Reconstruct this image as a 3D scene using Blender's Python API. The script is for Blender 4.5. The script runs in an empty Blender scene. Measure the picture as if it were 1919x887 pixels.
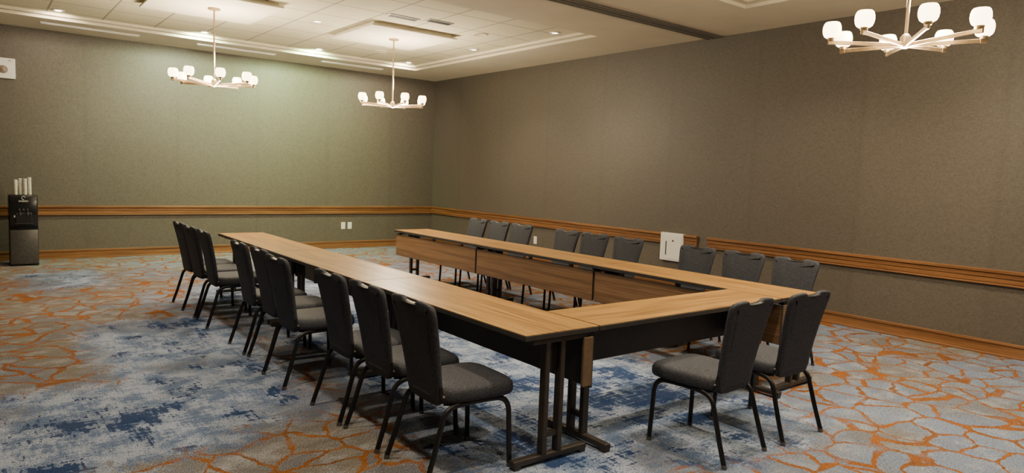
import bpy, bmesh, math, random
from mathutils import Vector, Matrix
random.seed(4)
scene=bpy.context.scene
col=scene.collection
# ---------------------------------------------------------------- helpers
def link(o): col.objects.link(o); return o
def mesh_obj(name,bm,mats,smooth=False):
    me=bpy.data.meshes.new(name); bmesh.ops.recalc_face_normals(bm,faces=bm.faces); bm.to_mesh(me); bm.free()
    for m in (mats if isinstance(mats,(list,tuple)) else [mats]): me.materials.append(m)
    if smooth:
        me.polygons.foreach_set('use_smooth',[True]*len(me.polygons))
        try: me.set_sharp_from_angle(angle=math.radians(40))
        except Exception: pass
    return link(bpy.data.objects.new(name,me))
def empty(name,loc,rotz=0):
    o=bpy.data.objects.new(name,None); o.empty_display_size=.1; o.location=loc; o.rotation_euler=(0,0,rotz); return link(o)
def child(o,p): o.parent=p; return o
def tag(o,label,cat,group=None):
    o["label"]=label; o["category"]=cat
    if group: o["group"]=group
def box(bm,c,s,mat=0,bev=0,seg=2,rot=None):
    M=Matrix.Translation(Vector(c))
    if rot: M=M@rot
    M=M@Matrix.Diagonal((s[0],s[1],s[2],1))
    r=bmesh.ops.create_cube(bm,size=1,matrix=M); vs=r['verts']
    fs=set(f for v in vs for f in v.link_faces)
    if bev:
        es=list(set(e for v in vs for e in v.link_edges))
        rb=bmesh.ops.bevel(bm,geom=es,offset=bev,segments=seg,affect='EDGES',profile=.5)
        fs=set(rb['faces'])|set(f for f in fs if f.is_valid)
    for f in fs:
        if f.is_valid: f.material_index=mat
    return fs
def cyl(bm,a,b,r1,r2=None,n=20,mat=0):
    a=Vector(a);b=Vector(b);r2=r1 if r2 is None else r2
    d=(b-a); q=d.to_track_quat('Z','Y').to_matrix().to_4x4()
    r=bmesh.ops.create_cone(bm,cap_ends=True,segments=n,radius1=r1,radius2=r2,depth=d.length,matrix=Matrix.Translation((a+b)/2)@q)
    for f in set(f for v in r['verts'] for f in v.link_faces): f.material_index=mat
def loft(bm,rings,mat=0,cap=True):
    R=[[bm.verts.new(p) for p in ring] for ring in rings]; n=len(R[0])
    for i in range(len(R)-1):
        for j in range(n):
            f=bm.faces.new((R[i][j],R[i][(j+1)%n],R[i+1][(j+1)%n],R[i+1][j])); f.material_index=mat
    if cap:
        for ring in (R[0],R[-1]):
            f=bm.faces.new(ring); f.material_index=mat
def tube(bm,pts,rx,ry=None,n=12,mat=0):
    ry=rx if ry is None else ry
    pts=[Vector(p) for p in pts]; rings=[]
    up=Vector((1,0,0))
    for i,p in enumerate(pts):
        t=(pts[min(i+1,len(pts)-1)]-pts[max(i-1,0)]).normalized()
        if abs(t.dot(up))>.95: up=Vector((0,0,1))
        a=(up-t*up.dot(t)).normalized(); b=t.cross(a)
        rings.append([p+a*rx*math.cos(2*math.pi*k/n)+b*ry*math.sin(2*math.pi*k/n) for k in range(n)])
    loft(bm,rings,mat)
def lathe(bm,prof,n=28,mat=0,cap=False):
    loft(bm,[[Vector((r*math.cos(2*math.pi*k/n),r*math.sin(2*math.pi*k/n),z)) for k in range(n)] for r,z in prof],mat,cap)
def arc(p0,p1,p2,n=8):
    p0,p1,p2=Vector(p0),Vector(p1),Vector(p2)
    return [(1-t)**2*p0+2*t*(1-t)*p1+t*t*p2 for t in [i/n for i in range(n+1)]]
class NT:
    def __init__(s,name):
        s.m=bpy.data.materials.new(name); s.m.use_nodes=True; s.t=s.m.node_tree; s.b=s.t.nodes['Principled BSDF']
    def n(s,typ,**k):
        nd=s.t.nodes.new(typ)
        for a,v in k.items(): setattr(nd,a,v)
        return nd
    def l(s,a,b): s.t.links.new(a,b)
    def val(s,sock,v):
        if isinstance(v,bpy.types.NodeSocket): s.l(v,sock)
        else: sock.default_value=v
    def math(s,op,a,b=0.,c=0.,clamp=False):
        nd=s.n('ShaderNodeMath',operation=op); nd.use_clamp=clamp
        s.val(nd.inputs[0],a); s.val(nd.inputs[1],b); s.val(nd.inputs[2],c); return nd.outputs[0]
    def vmath(s,op,a,b=(0,0,0)):
        nd=s.n('ShaderNodeVectorMath',operation=op); s.val(nd.inputs[0],a); s.val(nd.inputs[1],b); return nd.outputs[0]
    def mix(s,f,a,b,mode='MIX'):
        nd=s.n('ShaderNodeMix',data_type='RGBA',blend_type=mode); s.val(nd.inputs[0],f)
        s.val(nd.inputs[6],a if isinstance(a,bpy.types.NodeSocket) else (*a,1)); s.val(nd.inputs[7],b if isinstance(b,bpy.types.NodeSocket) else (*b,1)); return nd.outputs[2]
    def ramp(s,v,a,b,lo=0.,hi=1.):
        nd=s.n('ShaderNodeMapRange'); nd.interpolation_type='SMOOTHSTEP'; s.val(nd.inputs[0],v)
        for i,x in zip((1,2,3,4),(a,b,lo,hi)): nd.inputs[i].default_value=x
        return nd.outputs[0]
    def noise(s,vec,scale,detail=3,rough=.5):
        nd=s.n('ShaderNodeTexNoise'); s.l(vec,nd.inputs['Vector']); nd.inputs['Scale'].default_value=scale; nd.inputs['Detail'].default_value=detail; nd.inputs['Roughness'].default_value=rough; return nd
    def coord(s): return s.n('ShaderNodeTexCoord').outputs['Object']
    def bump(s,h,strength,dist=.01):
        nd=s.n('ShaderNodeBump'); nd.inputs['Strength'].default_value=strength; nd.inputs['Distance'].default_value=dist; s.l(h,nd.inputs['Height']); s.l(nd.outputs[0],s.b.inputs['Normal'])
    def set(s,**k):
        for a,v in k.items():
            i=s.b.inputs[a.replace('_',' ')]
            if isinstance(v,bpy.types.NodeSocket): s.l(v,i)
            elif isinstance(v,tuple) and len(v)==3: i.default_value=(*v,1)
            else: i.default_value=v
        return s.m
def plain(name,c,rough=.5,metal=0.,var=.12,scale=20):
    t=NT(name); co=t.coord(); n=t.noise(co,scale)
    f=t.ramp(n.outputs[0],.3,.7)
    return t.set(Base_Color=t.mix(f,tuple(x*(1-var) for x in c),tuple(x*(1+var) for x in c)),Roughness=rough,Metallic=metal)
def glow(name,c,st):
    t=NT(name); t.set(Base_Color=c,Roughness=.4,Emission_Color=c,Emission_Strength=st)
    co=t.coord(); n=t.noise(co,15); t.l(t.mix(t.ramp(n.outputs[0],.3,.7),tuple(x*.97 for x in c),c),t.b.inputs['Emission Color']); return t.m
# ---------------------------------------------------------------- materials
def m_wall():
    t=NT('wall_fabric')
    geo=t.n('ShaderNodeNewGeometry').outputs['Position']
    h=t.noise(t.vmath('MULTIPLY',geo,(28,28,270)),1,2); v=t.noise(t.vmath('MULTIPLY',geo,(270,270,28)),1,2)
    w=t.math('ADD',h.outputs[0],v.outputs[0]); f=t.ramp(w,.70,1.30)
    c=t.mix(f,(.066,.056,.044),(.114,.098,.079))
    sep=t.n('ShaderNodeSeparateXYZ'); t.l(geo,sep.inputs[0])
    s=t.math('DIVIDE',t.math('ADD',t.math('ADD',sep.outputs[0],sep.outputs[1]),40.),1.36)
    wn=t.n('ShaderNodeTexWhiteNoise'); wn.noise_dimensions='1D'; t.l(t.math('FLOOR',s),wn.inputs['W'])
    c=t.mix(1.,c,t.mix(wn.outputs['Value'],(.96,.96,.96),(1.04,1.04,1.04)),'MULTIPLY')
    fr=t.math('ABSOLUTE',t.math('SUBTRACT',t.math('FRACT',s),.5)); c=t.mix(t.ramp(fr,.45,.5,0,.12),c,(.045,.037,.026))
    t.bump(w,.12,.002)
    return t.set(Base_Color=c,Roughness=.55)
def m_carpet():
    t=NT('carpet'); P=t.coord()
    nz=t.noise(P,2.0,2); d=t.vmath('MULTIPLY',t.vmath('SUBTRACT',nz.outputs['Color'],(.5,.5,.5)),(.36,.36,0))
    nf=t.noise(P,24,2); d2=t.vmath('MULTIPLY',t.vmath('SUBTRACT',nf.outputs['Color'],(.5,.5,.5)),(.05,.05,0))
    Q=t.vmath('ADD',t.vmath('ADD',P,d),d2); Q=t.vmath('MULTIPLY',Q,(1,1.12,0))
    VS=3.35
    vo=t.n('ShaderNodeTexVoronoi',feature='DISTANCE_TO_EDGE'); t.l(Q,vo.inputs['Vector']); vo.inputs['Scale'].default_value=VS; vo.inputs['Randomness'].default_value=.9
    vc=t.n('ShaderNodeTexVoronoi',feature='F1'); t.l(Q,vc.inputs['Vector']); vc.inputs['Scale'].default_value=VS; vc.inputs['Randomness'].default_value=.9
    wv=t.noise(P,3.5,2); dist=t.math('ADD',vo.outputs['Distance'],t.math('MULTIPLY',t.math('SUBTRACT',wv.outputs[0],.5),.07))
    vein=t.ramp(dist,.032,.055,1,0)
    sep=t.n('ShaderNodeSeparateXYZ'); t.l(P,sep.inputs[0]); X,Y=sep.outputs[0],sep.outputs[1]
    s1=t.noise(t.vmath('MULTIPLY',P,(5,36,0)),1,4,.65); s2=t.noise(t.vmath('MULTIPLY',P,(36,6,0)),1,4,.65)
    streak=t.math('SUBTRACT',t.math('ADD',s1.outputs[0],s2.outputs[0]),1.)
    bl=t.noise(P,1.1,3,.6); zo=t.math('ADD',t.math('MULTIPLY',t.math('SUBTRACT',bl.outputs[0],.5),.9),t.math('MULTIPLY',streak,.6))
    def zbox(x0,x1,y0,y1,s=.35):
        cx,cy,hx,hy=(x0+x1)/2,(y0+y1)/2,(x1-x0)/2,(y1-y0)/2
        dx=t.math('SUBTRACT',t.math('ABSOLUTE',t.math('SUBTRACT',X,cx)),hx); dy=t.math('SUBTRACT',t.math('ABSOLUTE',t.math('SUBTRACT',Y,cy)),hy)
        return t.ramp(t.math('ADD',t.math('MAXIMUM',dx,dy),zo),-s/2,s/2,1,0)
    z=zbox(.75,2.0,4.1,7.7)
    for b in ((2.1,4.65,2.2,9.5),(.5,1.4,10.0,11.4),(-.6,1.3,3.9,5.6)): z=t.math('MAXIMUM',z,zbox(*b))
    sp=t.noise(P,120,2,.8); sp2=t.noise(t.vmath('MULTIPLY',P,(1,.25,1)),220,1)
    spk=t.math('ADD',t.math('MULTIPLY',sp.outputs[0],.7),t.math('MULTIPLY',sp2.outputs[0],.5))
    big=t.noise(P,.9,3); mid=t.noise(P,5,3,.6)
    leftw=t.ramp(t.math('ADD',X,t.math('MULTIPLY',big.outputs[0],1.5)),1.8,3.4,.15,0)
    stone=t.mix(t.ramp(t.math('ADD',big.outputs[0],leftw),.44,.64),(.15,.185,.255),(.155,.14,.12))
    sv=t.n('ShaderNodeSeparateColor'); t.l(vc.outputs['Color'],sv.inputs[0])
    stone=t.mix(t.math('MULTIPLY',sv.outputs[0],.45),stone,(.09,.105,.15))
    stone=t.mix(t.ramp(mid.outputs[0],.45,.7,0,.5),stone,(.28,.295,.32))
    gr=t.math('ADD',mid.outputs[0],t.math('MULTIPLY',streak,.7))
    zc=t.mix(t.ramp(gr,.34,.64),(.10,.145,.245),(.28,.33,.43))
    gz=t.noise(P,.75,2); zc=t.mix(t.ramp(t.math('ADD',gz.outputs[0],t.math('MULTIPLY',streak,.3)),.54,.60,0,.65),zc,(.10,.105,.13))
    nb=t.noise(t.vmath('ADD',t.vmath('MULTIPLY',P,(1.5,1.2,1)),(3.1,7.7,0)),2.2,3,.6)
    nv=t.math('ADD',t.math('ADD',nb.outputs[0],t.math('MULTIPLY',streak,.62)),t.ramp(X,2.0,2.4,0,.055))
    for bx,by,br,am in ((.62,4.7,.5,.20),(3.8,3.5,.9,.11),(1.6,7.3,.4,.12),(.2,4.05,.35,.18)):
        dd=t.n('ShaderNodeVectorMath',operation='DISTANCE'); t.l(P,dd.inputs[0]); dd.inputs[1].default_value=(bx,by,0)
        nv=t.math('ADD',nv,t.ramp(dd.outputs['Value'],0,br,am,0))
    zc=t.mix(t.ramp(nv,.61,.66,0,.93),zc,(.010,.030,.10))
    zt=t.mix(z,stone,zc)
    orange=t.mix(t.ramp(mid.outputs[0],.4,.7),(.215,.080,.020),(.14,.062,.024))
    brk=t.ramp(wv.outputs[0],.30,.42,.45,1)
    vf=t.math('MULTIPLY',t.math('MULTIPLY',vein,brk),t.math('SUBTRACT',1.,z),clamp=True)
    c=t.mix(vf,zt,orange)
    c=t.mix(1.,c,t.mix(t.ramp(spk,.42,.78),(.45,.45,.45),(1.5,1.5,1.5)),'MULTIPLY')
    t.bump(sp.outputs[0],.3,.005)
    return t.set(Base_Color=c,Roughness=.95,Specular_IOR_Level=.1)
def m_wood(name,c1,c2,rough,ax=1,dens=60):
    t=NT(name); co=t.coord(); s=[dens]*3; s[ax]=1.3
    n=t.noise(t.vmath('MULTIPLY',co,tuple(s)),1,4,.6); s2=[14]*3; s2[ax]=.5
    n2=t.noise(t.vmath('MULTIPLY',co,tuple(s2)),1,2)
    f=t.ramp(t.math('ADD',t.math('MULTIPLY',n.outputs[0],.62),t.math('MULTIPLY',n2.outputs[0],.38)),.40,.60)
    return t.set(Base_Color=t.mix(f,c1,c2),Roughness=rough)
def m_tile():
    t=NT('ceiling_tile'); P=t.coord(); sep=t.n('ShaderNodeSeparateXYZ'); t.l(P,sep.inputs[0])
    def g(s,o):
        fr=t.math('FRACT',t.math('DIVIDE',t.math('ADD',s,o),.68)); return t.math('ABSOLUTE',t.math('SUBTRACT',fr,.5))
    e=t.math('MAXIMUM',g(sep.outputs[0],20.2),g(sep.outputs[1],20.3)); ln=t.ramp(e,.481,.487)
    sp=t.noise(P,90,2); c=t.mix(t.ramp(sp.outputs[0],.4,.7),(.68,.63,.45),(.78,.73,.53))
    return t.set(Base_Color=t.mix(ln,c,(.33,.30,.24)),Roughness=.9)
def m_fabric():
    t=NT('charcoal_upholstery'); co=t.coord()
    n=t.noise(t.vmath('MULTIPLY',co,(90,90,250)),1,3,.7)
    c=t.mix(t.ramp(n.outputs[0],.38,.66),(.010,.011,.016),(.040,.045,.063))
    t.bump(n.outputs[0],.5,.003)
    return t.set(Base_Color=c,Roughness=.75)
M_wall=m_wall(); M_carpet=m_carpet(); M_tile=m_tile(); M_fab=m_fabric()
M_ceil=plain('ceiling_paint',(.64,.585,.45),.9,var=.03,scale=2)
M_cpanel=plain('ceiling_panel_paint',(.76,.71,.57),.9,var=.02,scale=2)
M_trimX=m_wood('trim_wood_x',(.15,.066,.023),(.235,.108,.040),.35,0,40)
M_trimY=m_wood('trim_wood_y',(.15,.066,.023),(.235,.108,.040),.35,1,40)
M_top=m_wood('table_laminate',(.175,.083,.019),(.39,.215,.056),.36,1,60)
M_panel=m_wood('panel_laminate',(.15,.078,.032),(.26,.145,.065),.45,1,60)
M_blk=plain('black_frame',(.014,.014,.015),.38,.3)
M_edge=plain('black_edge_band',(.030,.027,.025),.45)
M_leg=plain('bronze_leg_paint',(.045,.038,.033),.4,.4)
M_brk=plain('bronze_bracket',(.13,.085,.05),.45,.1)
M_nick=plain('brushed_nickel',(.50,.37,.23),.35,.8)
M_glass=glow('lit_frosted_glass',(1,.77,.43),11)
M_lamp=glow('downlight_lens',(1,.85,.6),14)
M_white=plain('white_paint',(.72,.70,.66),.5,var=.03)
M_rivet=plain('rivet_metal',(.45,.42,.38),.35,.6)
M_dark=plain('dark_void',(.02,.02,.02),.7)
M_track=plain('partition_track_metal',(.19,.175,.15),.5,.2)
M_tgap=plain('partition_track_gap',(.08,.075,.065),.7)
M_disp=plain('black_gloss_plastic',(.010,.010,.011),.2)
M_steel=plain('dark_steel',(.105,.10,.095),.38,.6)
M_dome=plain('sensor_grey',(.24,.18,.15),.5)
M_cup=plain('clear_cup_plastic',(.66,.63,.56),.25)
M_glide=plain('glide_plastic',(.085,.08,.075),.4)
# ---------------------------------------------------------------- camera
yaw,pitch,roll=math.radians(38.27),math.radians(5.12),math.radians(2.17)
fwd=Vector((math.sin(yaw)*math.cos(pitch),math.cos(yaw)*math.cos(pitch),-math.sin(pitch)))
right=Vector((math.cos(yaw),-math.sin(yaw),0)); up=right.cross(fwd)
r2=right*math.cos(roll)+up*math.sin(roll); u2=-right*math.sin(roll)+up*math.cos(roll)
cam=bpy.data.cameras.new('camera'); cam.sensor_width=36; cam.sensor_fit='HORIZONTAL'; cam.lens=1286.9/1919*36; cam.clip_start=.05
co=link(bpy.data.objects.new('camera',cam))
co.matrix_world=Matrix(((r2.x,u2.x,-fwd.x,0),(r2.y,u2.y,-fwd.y,0),(r2.z,u2.z,-fwd.z,1.6),(0,0,0,1)))
scene.camera=co
# ---------------------------------------------------------------- room
W,D,H=7.94,12.95,3.55; X0,Y0=-3.2,-3.2; TZ=3.63; HT=4.0
def sbox(name,lo,hi,mat):
    bm=bmesh.new(); lo=Vector(lo);hi=Vector(hi); box(bm,(lo+hi)/2,hi-lo); o=mesh_obj(name,bm,mat); o["kind"]="structure"; return o
sbox('floor',(X0-.2,Y0-.2,-.1),(W+.2,D+.2,0),M_carpet)
sbox('wall_back',(X0-.2,D,0),(W+.2,D+.2,HT),M_wall)
sbox('wall_right',(W,Y0-.2,0),(W+.2,D,HT),M_wall)
sbox('wall_left',(X0-.2,Y0-.2,0),(X0,D,HT),M_wall)
sbox('wall_front',(X0,Y0-.2,0),(W,Y0,HT),M_wall)
trays=[(-1.9,6.85,-.3,4.63),(-1.9,6.85,6.95,11.90)]
bm=bmesh.new()
def quad(pts,mi=0):
    f=bm.faces.new([bm.verts.new(p) for p in pts]); f.material_index=mi
def hq(x0,x1,y0,y1,z,mi=0): quad([(x0,y0,z),(x0,y1,z),(x1,y1,z),(x1,y0,z)],mi)
hq(X0,W,Y0,-.3,H);hq(X0,W,4.63,6.95,H);hq(X0,W,11.90,D,H)
for (a,b,c,d) in trays:
    hq(X0,a,c,d,H);hq(b,W,c,d,H)
    L=.09; z1=H+.04
    def ring(x0,x1,y0,y1,za,zb):
        quad([(x0,y0,za),(x1,y0,za),(x1,y0,zb),(x0,y0,zb)]);quad([(x1,y0,za),(x1,y1,za),(x1,y1,zb),(x1,y0,zb)])
        quad([(x1,y1,za),(x0,y1,za),(x0,y1,zb),(x1,y1,zb)]);quad([(x0,y1,za),(x0,y0,za),(x0,y0,zb),(x0,y1,zb)])
    ring(a,b,c,d,H,z1)
    hq(a,b,c,c+L,z1);hq(a,b,d-L,d,z1);hq(a,a+L,c+L,d-L,z1);hq(b-L,b,c+L,d-L,z1)
    ring(a+L,b-L,c+L,d-L,z1,TZ)
    hq(a+L,b-L,c+L,d-L,TZ,1)
me=bpy.data.meshes.new('ceiling'); bm.to_mesh(me); bm.free(); me.materials.append(M_ceil); me.materials.append(M_tile)
o=link(bpy.data.objects.new('ceiling',me)); o["kind"]="structure"
# partition track
bm=bmesh.new()
box(bm,((X0+W)/2,5.805,H-.004),(W-X0,.27,.012)); 
for dy in (-.105,-.035,.035,.105): box(bm,((X0+W)/2,5.805+dy,H-.014),(W-X0,.018,.012))
box(bm,((X0+W)/2,5.805,H-.011),(W-X0,.035,.004),1)
o=mesh_obj('trim_1',bm,[M_track,M_tgap]); o["kind"]="structure"
# chair rails and baseboards
def rail(name,axis,a,b,mat):
    bm=bmesh.new()
    for z0,z1,t in ((.697,.715,.034),(.719,.765,.024),(.769,.815,.030),(.818,.85,.048),(.70,.84,.014)):
        m=(a+b)/2; l=abs(b-a)
        if axis=='x': box(bm,(m,D-t/2,(z0+z1)/2),(l,t,z1-z0),bev=.003,seg=1)
        else: box(bm,(W-t/2,m,(z0+z1)/2),(t,l,z1-z0),bev=.003,seg=1)
    o=mesh_obj(name,bm,mat); o["kind"]="structure"
rail('trim_2','x',X0,W,M_trimX)
rail('trim_3','y',5.88,D,M_trimY); rail('trim_4','y',Y0,5.71,M_trimY)
def base(name,axis,a,b,mat):
    bm=bmesh.new(); m=(a+b)/2; l=b-a
    for z0,z1,t in ((0,.115,.018),(.115,.145,.028),(0,.02,.024)):
        if axis=='x': box(bm,(m,D-t/2,(z0+z1)/2),(l,t,z1-z0),bev=.003,seg=1)
        else: box(bm,(W-t/2,m,(z0+z1)/2),(t,l,z1-z0),bev=.003,seg=1)
    o=mesh_obj(name,bm,mat); o["kind"]="structure"
base('baseboard_back','x',X0,W,M_trimX); base('baseboard_right','y',Y0,D,M_trimY)
# ---------------------------------------------------------------- ceiling things
PZ=3.565
for x,y in ((2.44,9.43),(5.03,9.43),(5.12,2.17)):
    bm=bmesh.new(); box(bm,(0,0,.011),(1.38,1.38,.022),bev=.003); hh=TZ-PZ-.018; box(bm,(0,0,.02+hh/2),(1.28,1.28,hh))
    o=mesh_obj('ceiling_panel',bm,M_cpanel); o.location=(x,y,PZ); tag(o,'square cream floating ceiling panel above a chandelier','ceiling panel','floating ceiling panels')
for x0,x1 in ((.83,2.12),(2.95,4.24),(5.08,6.32)):
    bm=bmesh.new(); l=x1-x0; box(bm,(0,0,-.0065),(l,.10,.013),bev=.003); 
    for k in (-.03,0,.03): box(bm,(0,k,-.015),(l-.03,.008,.006),0)
    o=mesh_obj('air_diffuser',bm,M_white); o.location=((x0+x1)/2,12.27,H); tag(o,'long white linear slot air diffuser in the ceiling','air vent','linear ceiling diffusers')
for x0,x1,y in ((4.33,4.78,8.28),(4.84,5.23,8.15)):
    bm=bmesh.new(); l=x1-x0
    box(bm,(0,0,-.006),(l,.14,.012),0); 
    for k in (-.045,-.015,.015,.045): box(bm,(0,k,-.013),(l-.04,.018,.004),1)
    o=mesh_obj('air_diffuser',bm,[M_white,M_dark]); o.location=((x0+x1)/2,y,TZ); tag(o,'short dark slotted air diffuser in the ceiling tiles','air vent')
def downlight(x,y,z,energy,colr,ang=110,tilt=0):
    e=empty('recessed_downlight',(x,y,z)); tag(e,'small round recessed ceiling downlight with white trim ring','light fixture','recessed ceiling downlights')
    bm=bmesh.new(); lathe(bm,[(.045,-.002),(.05,-.010),(.075,-.010),(.085,0)],24); child(mesh_obj('trim_ring',bm,M_white,True),e)
    bm=bmesh.new(); lathe(bm,[(.0005,-.004),(.047,-.004)],24); child(mesh_obj('lens',bm,M_lamp),e)
    l=bpy.data.lights.new('spot','SPOT'); l.energy=energy; l.color=colr; l.spot_size=math.radians(ang); l.spot_blend=.8; l.shadow_soft_size=.06
    o=child(link(bpy.data.objects.new('spot_lamp',l)),e); o.location=(0,0,-.03); o.rotation_euler=(tilt,0,0)
warm=(1,.83,.60); green=(.74,1,.46); pale=(.86,1,.60)
E=195
for x,y,e in ((6.55,7.5,185),(6.55,9.5,185),(3.8,7.5,185),(3.85,9.43,185),(1.1,7.5,130),(1.1,9.43,120)): downlight(x,y,TZ,e,warm,125)
for x,y,e,c in ((6.5,11.55,150,warm),(4.75,11.55,640,green),(2.9,11.55,430,pale),(1.0,11.55,70,warm)): downlight(x,y,TZ,e,c,140,.78)
for x,y,e in ((6.45,4.2,E),(6.45,2.17,E),(6.45,.3,E),(3.8,4.2,E),(3.8,.3,E),(3.8,2.17,E),(1.2,4.2,180),(1.2,2.17,190),(1.2,.3,190)): downlight(x,y,TZ,e,warm,125)
for x,y in ((2.3,8.3),(5.9,8.4),(5.6,10.9)):
    bm=bmesh.new(); lathe(bm,[(.001,-.006),(.09,-.006),(.10,-.012),(.115,0)],28,0); o=mesh_obj('ceiling_speaker',bm,M_ceil,True); o.location=(x,y,TZ); tag(o,'round flush cream ceiling speaker grille','speaker','ceiling speakers')
# ---------------------------------------------------------------- chandeliers
def chandelier(x,y,z,top,rot,lab):
    e=empty('chandelier',(x,y,z),rot); tag(e,lab,'chandelier','eight-light chandeliers')
    hh=top-z
    bm=bmesh.new(); lathe(bm,[(.075,hh),(.075,hh-.02),(.02,hh-.03)],28,0,True); child(mesh_obj('canopy',bm,M_nick,True),e)
    bm=bmesh.new(); cyl(bm,(0,0,.0),(0,0,hh-.02),.011); cyl(bm,(0,0,hh*.5),(0,0,hh*.5+.03),.015); child(mesh_obj('stem',bm,M_nick,True),e)
    bm=bmesh.new(); lathe(bm,[(.018,.06),(.034,.04),(.034,-.030),(.014,-.038)],24,0,True); child(mesh_obj('hub',bm,M_nick,True),e)
    am=None
    for k in range(8):
        if am is None:
            bm=bmesh.new(); 
            box(bm,(.25,0,-.003),(.46,.014,.026),bev=.002,seg=1,rot=Matrix.Rotation(-.055,4,'Y')); box(bm,(.475,0,.010),(.045,.018,.034),bev=.003,seg=1)
            cyl(bm,(.475,0,.020),(.475,0,.044),.022,.028)
            a=mesh_obj('arm',bm,M_nick); am=a.data
            bm=bmesh.new(); lathe(bm,[(.018,.038),(.036,.040),(.049,.050),(.057,.068),(.061,.092),(.059,.118),(.052,.138),(.044,.147),(.041,.145),(.049,.134),(.055,.116),(.056,.093),(.052,.072),(.045,.056),(.034,.047),(.004,.046)],32,0)
            s=mesh_obj('glass_shade',bm,M_glass,True); sm=s.data
        else:
            a=link(bpy.data.objects.new('arm',am)); s=link(bpy.data.objects.new('glass_shade',sm))
        a.parent=e; a.rotation_euler=(0,0,k*math.pi/4)
        s.parent=a; s.location=(.475,0,0)
    for dz,en in ((.32,150),(-.10,90)):
        l=bpy.data.lights.new('bulb','POINT'); l.energy=en; l.color=(1,.84,.60); l.shadow_soft_size=.15
        o=child(link(bpy.data.objects.new('bulb_light',l)),e); o.location=(.06,0,dz)
    return e
PB=PZ+.004
chandelier(2.48,9.43,2.62,PB,-.11,'brushed nickel chandelier with eight lit glass cups over tables')
chandelier(5.04,9.43,2.58,PB,-.11,'brushed nickel chandelier with eight lit glass cups near wall corner')
chandelier(5.12,2.17,2.615,PB,-.14,'brushed nickel chandelier with eight lit glass cups over corner table')
# ---------------------------------------------------------------- chair
def chair_meshes():
    d={}
    def outline(ins,z):
        pts=[]; n=44
        for k in range(n):
            a=2*math.pi*k/n; ca,sa=math.cos(a),math.sin(a); p=4.8
            r=(abs(ca)**p+abs(sa)**p)**(-1/p); x=r*ca; y=r*sa
            hw=.228+.012*y-ins; hd=.245-ins
            pts.append(Vector((x*hw,.058+y*hd,z)))
        return pts
    bm=bmesh.new()
    loft(bm,[outline(.03,.408),outline(.010,.411),outline(.002,.420),outline(0,.437),outline(.002,.462),outline(.010,.478),outline(.026,.488),outline(.07,.493),outline(.14,.496)])
    d['seat']=(bm,[M_fab],True)
    def top(x):
        ax=abs(x); return .947-.034*max(0,1-(ax/.088)**2) - .010*(ax/.2)**2
    pr=[(0,.385),(.08,.386),(.135,.39),(.160,.405),(.169,.43),(.174,.50),(.184,.60),(.197,.70),(.210,.80),(.219,.86),(.2215,.885),(.220,.908),(.213,.925),(.198,.935),(.17,top(.17)),(.14,top(.14)),(.11,top(.11)),(.085,top(.085)),(.06,top(.06)),(.03,top(.03)),(0,top(0))]
    prof=pr+[(-x,z) for x,z in reversed(pr[1:-1])]
    n=len(prof); nor=[]
    for i in range(n):
        a=Vector(prof[i-1]);b=Vector(prof[(i+1)%n]); t=(b-a).normalized(); nor.append(Vector((t.y,-t.x)))
    def yb(s): return -.162-.105*s+.01*math.sin(s*3.1)
    def ringy(off,y):
        out=[]
        for (x,z),nn in zip(prof,nor):
            xx,zz=x-nn.x*off,z-nn.y*off
            out.append(Vector((xx,yb((zz-.40)/.55)+y+.09*xx*xx,zz)))
        return out
    bm=bmesh.new()
    loft(bm,[ringy(.05,.020),ringy(.012,.018),ringy(.004,.015),ringy(0,.009),ringy(0,-.010),ringy(.004,-.015),ringy(.012,-.018),ringy(.05,-.019)])
    d['backrest']=(bm,[M_fab],True)
    bm=bmesh.new(); yt=yb(.94)
    tube(bm,[(x,yt,.916+.9*x*x) for x in (-.082,-.05,-.02,.02,.05,.082)],.0085,.021)
    d['handle']=(bm,[M_blk],True)
    for nm,s in (('legfl',-1),('legfr',1)):
        bm=bmesh.new(); x=.2*s
        pts=[Vector((x*.98,.02,.400)),Vector((x*.98,.12,.398))]+arc((x*.99,.17,.396),(x*1.03,.240,.392),(x*1.04,.245,.31))+[Vector((x*1.06,.250,.15)),Vector((x*1.08,.256,.02))]
        tube(bm,pts,.0115,.0155); cyl(bm,(x*1.08,.257,0),(x*1.08,.257,.022),.016,.015,mat=1)
        d[nm]=(bm,[M_blk,M_glide],True)
    for nm,s in (('legrl',-1),('legrr',1)):
        bm=bmesh.new(); x=.2*s
        pts=[Vector((x*.98,.06,.400)),Vector((x*.98,-.04,.398))]+arc((x*.99,-.08,.396),(x*1.02,-.155,.390),(x*1.03,-.172,.33),6)+[Vector((x*1.07,-.225,.15)),Vector((x*1.1,-.268,.02))]
        tube(bm,pts,.0115,.0155); cyl(bm,(x*1.1,-.272,0),(x*1.1,-.270,.022),.016,.015,mat=1)
        d[nm]=(bm,[M_blk,M_glide],True)
    bm=bmesh.new()
    for s in (-1,1):
        tube(bm,[(s*.178,-.08,.400),(s*.178,-.145,.408),(s*.178,-.165,.44),(s*.176,-.172,.50)],.008,.011)
        cyl(bm,(s*.178,-.160,.45),(s*.191,-.160,.45),.0055,mat=1)
        box(bm,(s*.178,.03,.398),(.02,.28,.018))
    box(bm,(0,.15,.396),(.38,.025,.018)); box(bm,(0,-.08,.396),(.38,.025,.018))
    d['frame']=(bm,[M_blk,M_rivet],True)
    return d
proto={}
for k,(bm,m,s) in chair_meshes().items():
    o=mesh_obj('leg' if k.startswith('leg') else k,bm,m,s); proto[k]=o
first=True
def chair(x,y,rot,lab,grp):
    global first
    e=empty('banquet_chair',(x,y,0),rot); tag(e,lab,'chair',grp)
    for k,o in proto.items():
        c=o if first else link(o.copy()); c.parent=e
    first=False
r90=math.pi/2
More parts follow.
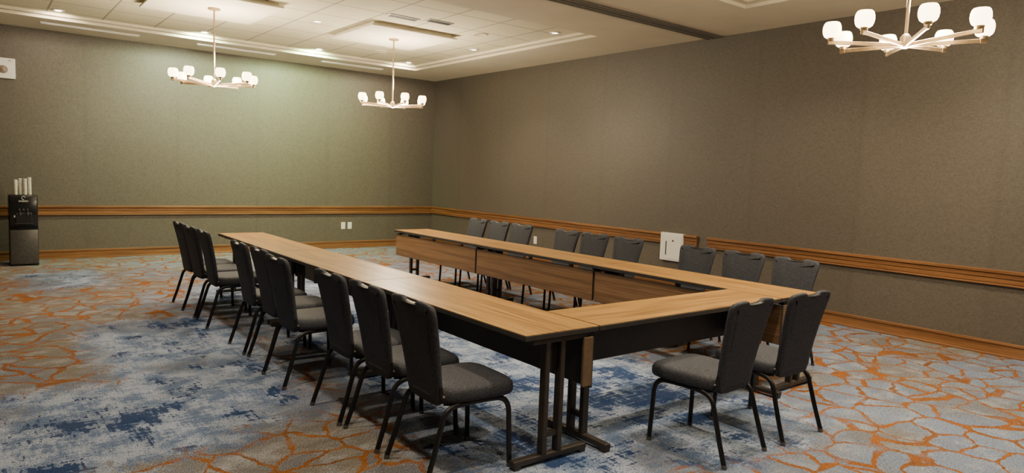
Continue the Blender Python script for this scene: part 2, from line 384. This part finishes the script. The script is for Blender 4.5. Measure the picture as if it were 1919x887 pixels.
lc=[3.08,3.62,4.13,4.99,5.54,6.06,7.18,7.74,8.26]
for y in lc:
    j=0 if y==4.99 else 1
    chair((2.05 if j else 2.0)+j*random.uniform(-.01,.01),y,-r90+j*random.uniform(-.04,.04),'charcoal upholstered banquet chair with black legs along table row','chairs along the table rows')
rc=[8.27,7.73,7.23,6.34,5.83,5.30,4.35,3.80,3.27]
for y in rc: chair(5.62+random.uniform(-.01,.01),y,r90+random.uniform(-.04,.04),'charcoal upholstered banquet chair between table and long wall','chairs along the table rows')
chair(3.485,2.44,.05,'charcoal upholstered banquet chair at the end table','chairs at the end table')
chair(4.12,2.43,-.02,'charcoal upholstered banquet chair at the end table corner','chairs at the end table')
# ---------------------------------------------------------------- tables
def table(x,y,rot,L,Wd,lab):
    e=empty('conference_table',(x,y,0),rot); tag(e,lab,'table','hollow rectangle of tables')
    bm=bmesh.new(); box(bm,(0,0,.7485),(Wd-.006,L-.006,.003)); child(mesh_obj('tabletop',bm,M_top),e)
    bm=bmesh.new(); box(bm,(0,0,.732),(Wd,L-.002,.030),bev=.004); child(mesh_obj('edge_band',bm,M_edge),e)
    px=Wd/2-.035
    bm=bmesh.new(); box(bm,(px,0,.535),(.014,L-.02,.30)); pp=child(mesh_obj('modesty_panel',bm,M_edge),e)
    bm=bmesh.new(); box(bm,(px+.0085,0,.535),(.003,L-.03,.29)); s=mesh_obj('wood_face',bm,M_panel); s.parent=pp
    for yy in (-L/2+.35,0,L/2-.35):
        bm=bmesh.new(); box(bm,(px-.012,yy,.67),(.012,.05,.14)); box(bm,(px-.04,yy,.712),(.08,.05,.012))
        s=mesh_obj('hinge_bracket',bm,M_leg); s.parent=pp
    for sy in (-1,1):
        bm=bmesh.new(); box(bm,(px-.040,sy*(L/2-.012),.545),(.072,.016,.29),bev=.003); s=mesh_obj('end_bracket',bm,M_brk); s.parent=pp
    bm=bmesh.new(); box(bm,(0,0,.695),(.05,L-.25,.04),bev=.004); child(mesh_obj('support_beam',bm,M_leg),e)
    for sy in (-1,1):
        yy=sy*(L/2-.045); cx=-.035
        bm=bmesh.new()
        box(bm,(cx,yy,.035),(.54,.05,.035),bev=.008)
        for sx in (-1,1): box(bm,(cx+sx*.24,yy,.012),(.045,.05,.024),bev=.004)
        for dx in (-.055,.055): box(bm,(cx+dx,yy,.375),(.034,.05,.66),bev=.006)
        box(bm,(0,yy,.70),(Wd-.14,.05,.03),bev=.004); box(bm,(cx,yy,.16),(.10,.03,.03))
        box(bm,(cx,yy-sy*.035,.60),(.07,.022,.20),bev=.003)
        child(mesh_obj('table_leg',bm,M_leg),e)
    return e
ang=-.0125
for i in range(3):
    yc=2.75+2.03*(i+.5); table(2.565+(yc-2.75)*math.tan(-ang),yc,ang,2.028,.545,'long narrow wood-laminate conference table with black edge, chairs alongside')
for i in range(3):
    yc=2.75+2.02*(i+.5); table(5.065,yc,math.pi,2.018,.56,'long narrow wood-laminate conference table showing its wooden modesty panel')
table((2.842+4.783)/2,2.985,r90,1.935,.47,'wood-laminate conference table closing the end of the rectangle')
# ---------------------------------------------------------------- water dispenser
e=empty('water_dispenser',(.585,12.45,0),0); tag(e,'black free-standing water dispenser with dark steel lower door','water dispenser')
bm=bmesh.new(); box(bm,(0,.0,.52),(.35,.36,1.04),bev=.015,seg=3); box(bm,(0,-.19,.80),(.33,.03,.44),bev=.01); child(mesh_obj('body',bm,M_disp,True),e)
bm=bmesh.new(); box(bm,(0,-.19,.28),(.335,.03,.50),bev=.008); child(mesh_obj('door',bm,M_steel,True),e)
bm=bmesh.new(); box(bm,(0,-.21,.70),(.20,.02,.16),bev=.01); box(bm,(0,-.235,.625),(.22,.07,.02),bev=.004); child(mesh_obj('drip_tray',bm,M_blk),e)
for dx in (-.05,0,.05):
    bm=bmesh.new(); cyl(bm,(dx,-.215,.83),(dx,-.20,.83),.014); child(mesh_obj('button',bm,M_steel,True),e)
for dx in (-.045,.045):
    bm=bmesh.new(); cyl(bm,(dx,-.225,.80),(dx,-.225,.75),.012); child(mesh_obj('tap',bm,M_steel,True),e)
bm=bmesh.new(); cyl(bm,(-.10,-.206,.73),(-.10,-.202,.73),.018); child(mesh_obj('indicator',bm,M_white),e)
def text(body,size,loc,rot,mat,parent,name):
    cu=bpy.data.curves.new('t','FONT'); cu.body=body; cu.size=size; cu.extrude=.001; cu.align_x='CENTER'; cu.align_y='CENTER'
    t=link(bpy.data.objects.new('t',cu)); bpy.context.view_layer.update()
    me=bpy.data.meshes.new_from_object(t.evaluated_get(bpy.context.evaluated_depsgraph_get())); me.materials.append(mat)
    bpy.data.objects.remove(t); o=link(bpy.data.objects.new(name,me)); o.location=loc; o.rotation_euler=rot; o.parent=parent; return o
text('avalon',.045,(0,-.207,.955),(r90,0,0),M_white,e,'logo_lettering')
bm=bmesh.new(); tube(bm,[(.022*math.cos(a*.5),-.207,1.0+.022*math.sin(a*.5)) for a in range(11)],.003,n=6); child(mesh_obj('logo_mark',bm,M_white),e)
for i,(dx,dy,h) in enumerate(((-.082,-.06,.21),(-.025,-.02,.235),(.032,-.06,.225),(.088,-.02,.24),(-.055,.07,.20))):
    bm=bmesh.new(); pr=[(.018,0)]; z=.0
    while z<h: pr+= [(.020,z+.008),(.027,z+.012),(.021,z+.017)]; z+=.017
    pr.append((.018,z)); lathe(bm,pr,20,0,True); o=mesh_obj('cup_stack',bm,M_cup,True); o.location=(.585+dx,12.45+dy,1.04); tag(o,'stack of clear plastic cups on the water dispenser','cups','cup stacks')
# wall plaque
e=empty('wall_plate',(.41,D,2.905)); tag(e,'white square wall plate with round sensor dome','wall plate')
bm=bmesh.new(); box(bm,(0,-.02,0),(.30,.04,.30),bev=.008); child(mesh_obj('plate',bm,M_white),e)
bm=bmesh.new(); lathe(bm,[(.060,0),(.058,.010),(.046,.016),(.044,.012),(.030,.022),(.001,.028)],28); o=child(mesh_obj('sensor_dome',bm,[M_dome],True),e); o.rotation_euler=(r90,0,0); o.location=(.0,-.04,-.02)
text('M',.04,(.08,-.042,.11),(r90,0,0),M_dark,e,'lettering')
# outlets
def outlet(loc,rz,lab):
    e=empty('wall_outlet',loc,rz); tag(e,lab,'outlet','wall outlets')
    bm=bmesh.new(); box(bm,(0,-.005,0),(.085,.010,.135),bev=.003); child(mesh_obj('cover_plate',bm,M_white),e)
    bm=bmesh.new()
    for z in (-.028,.028):
        for dx in (-.009,.009): box(bm,(dx,-.0105,z),(.004,.002,.014))
    child(mesh_obj('socket',bm,M_dark),e)
outlet((5.87,D,.455),0,'white electrical outlet on the olive back wall'); outlet((6.01,D,.455),0,'white electrical outlet on the olive back wall')
outlet((W,9.38,.45),-r90,'white electrical outlet under the wooden chair rail')
# access box
e=empty('wall_box',(W,6.30,.655),-r90); tag(e,'white metal wall access box beside the chair rail','wall box')
bm=bmesh.new(); box(bm,(0,-.025,0),(.40,.05,.40),bev=.004); child(mesh_obj('housing',bm,M_white),e)
bm=bmesh.new(); box(bm,(.0,-.052,0),(.345,.006,.345),bev=.001,seg=1); dd=child(mesh_obj('door',bm,M_white),e)
bm=bmesh.new(); cyl(bm,(.03,-.053,.09),(.03,-.059,.09),.014); h=mesh_obj('latch',bm,M_dark); h.parent=dd
bm=bmesh.new(); box(bm,(-.09,-.056,-.02),(.016,.004,.20)); h=mesh_obj('slot',bm,M_dark); h.parent=dd
# world
w=bpy.data.worlds.new('world'); scene.world=w; w.use_nodes=True; w.node_tree.nodes['Background'].inputs[0].default_value=(.02,.018,.015,1)
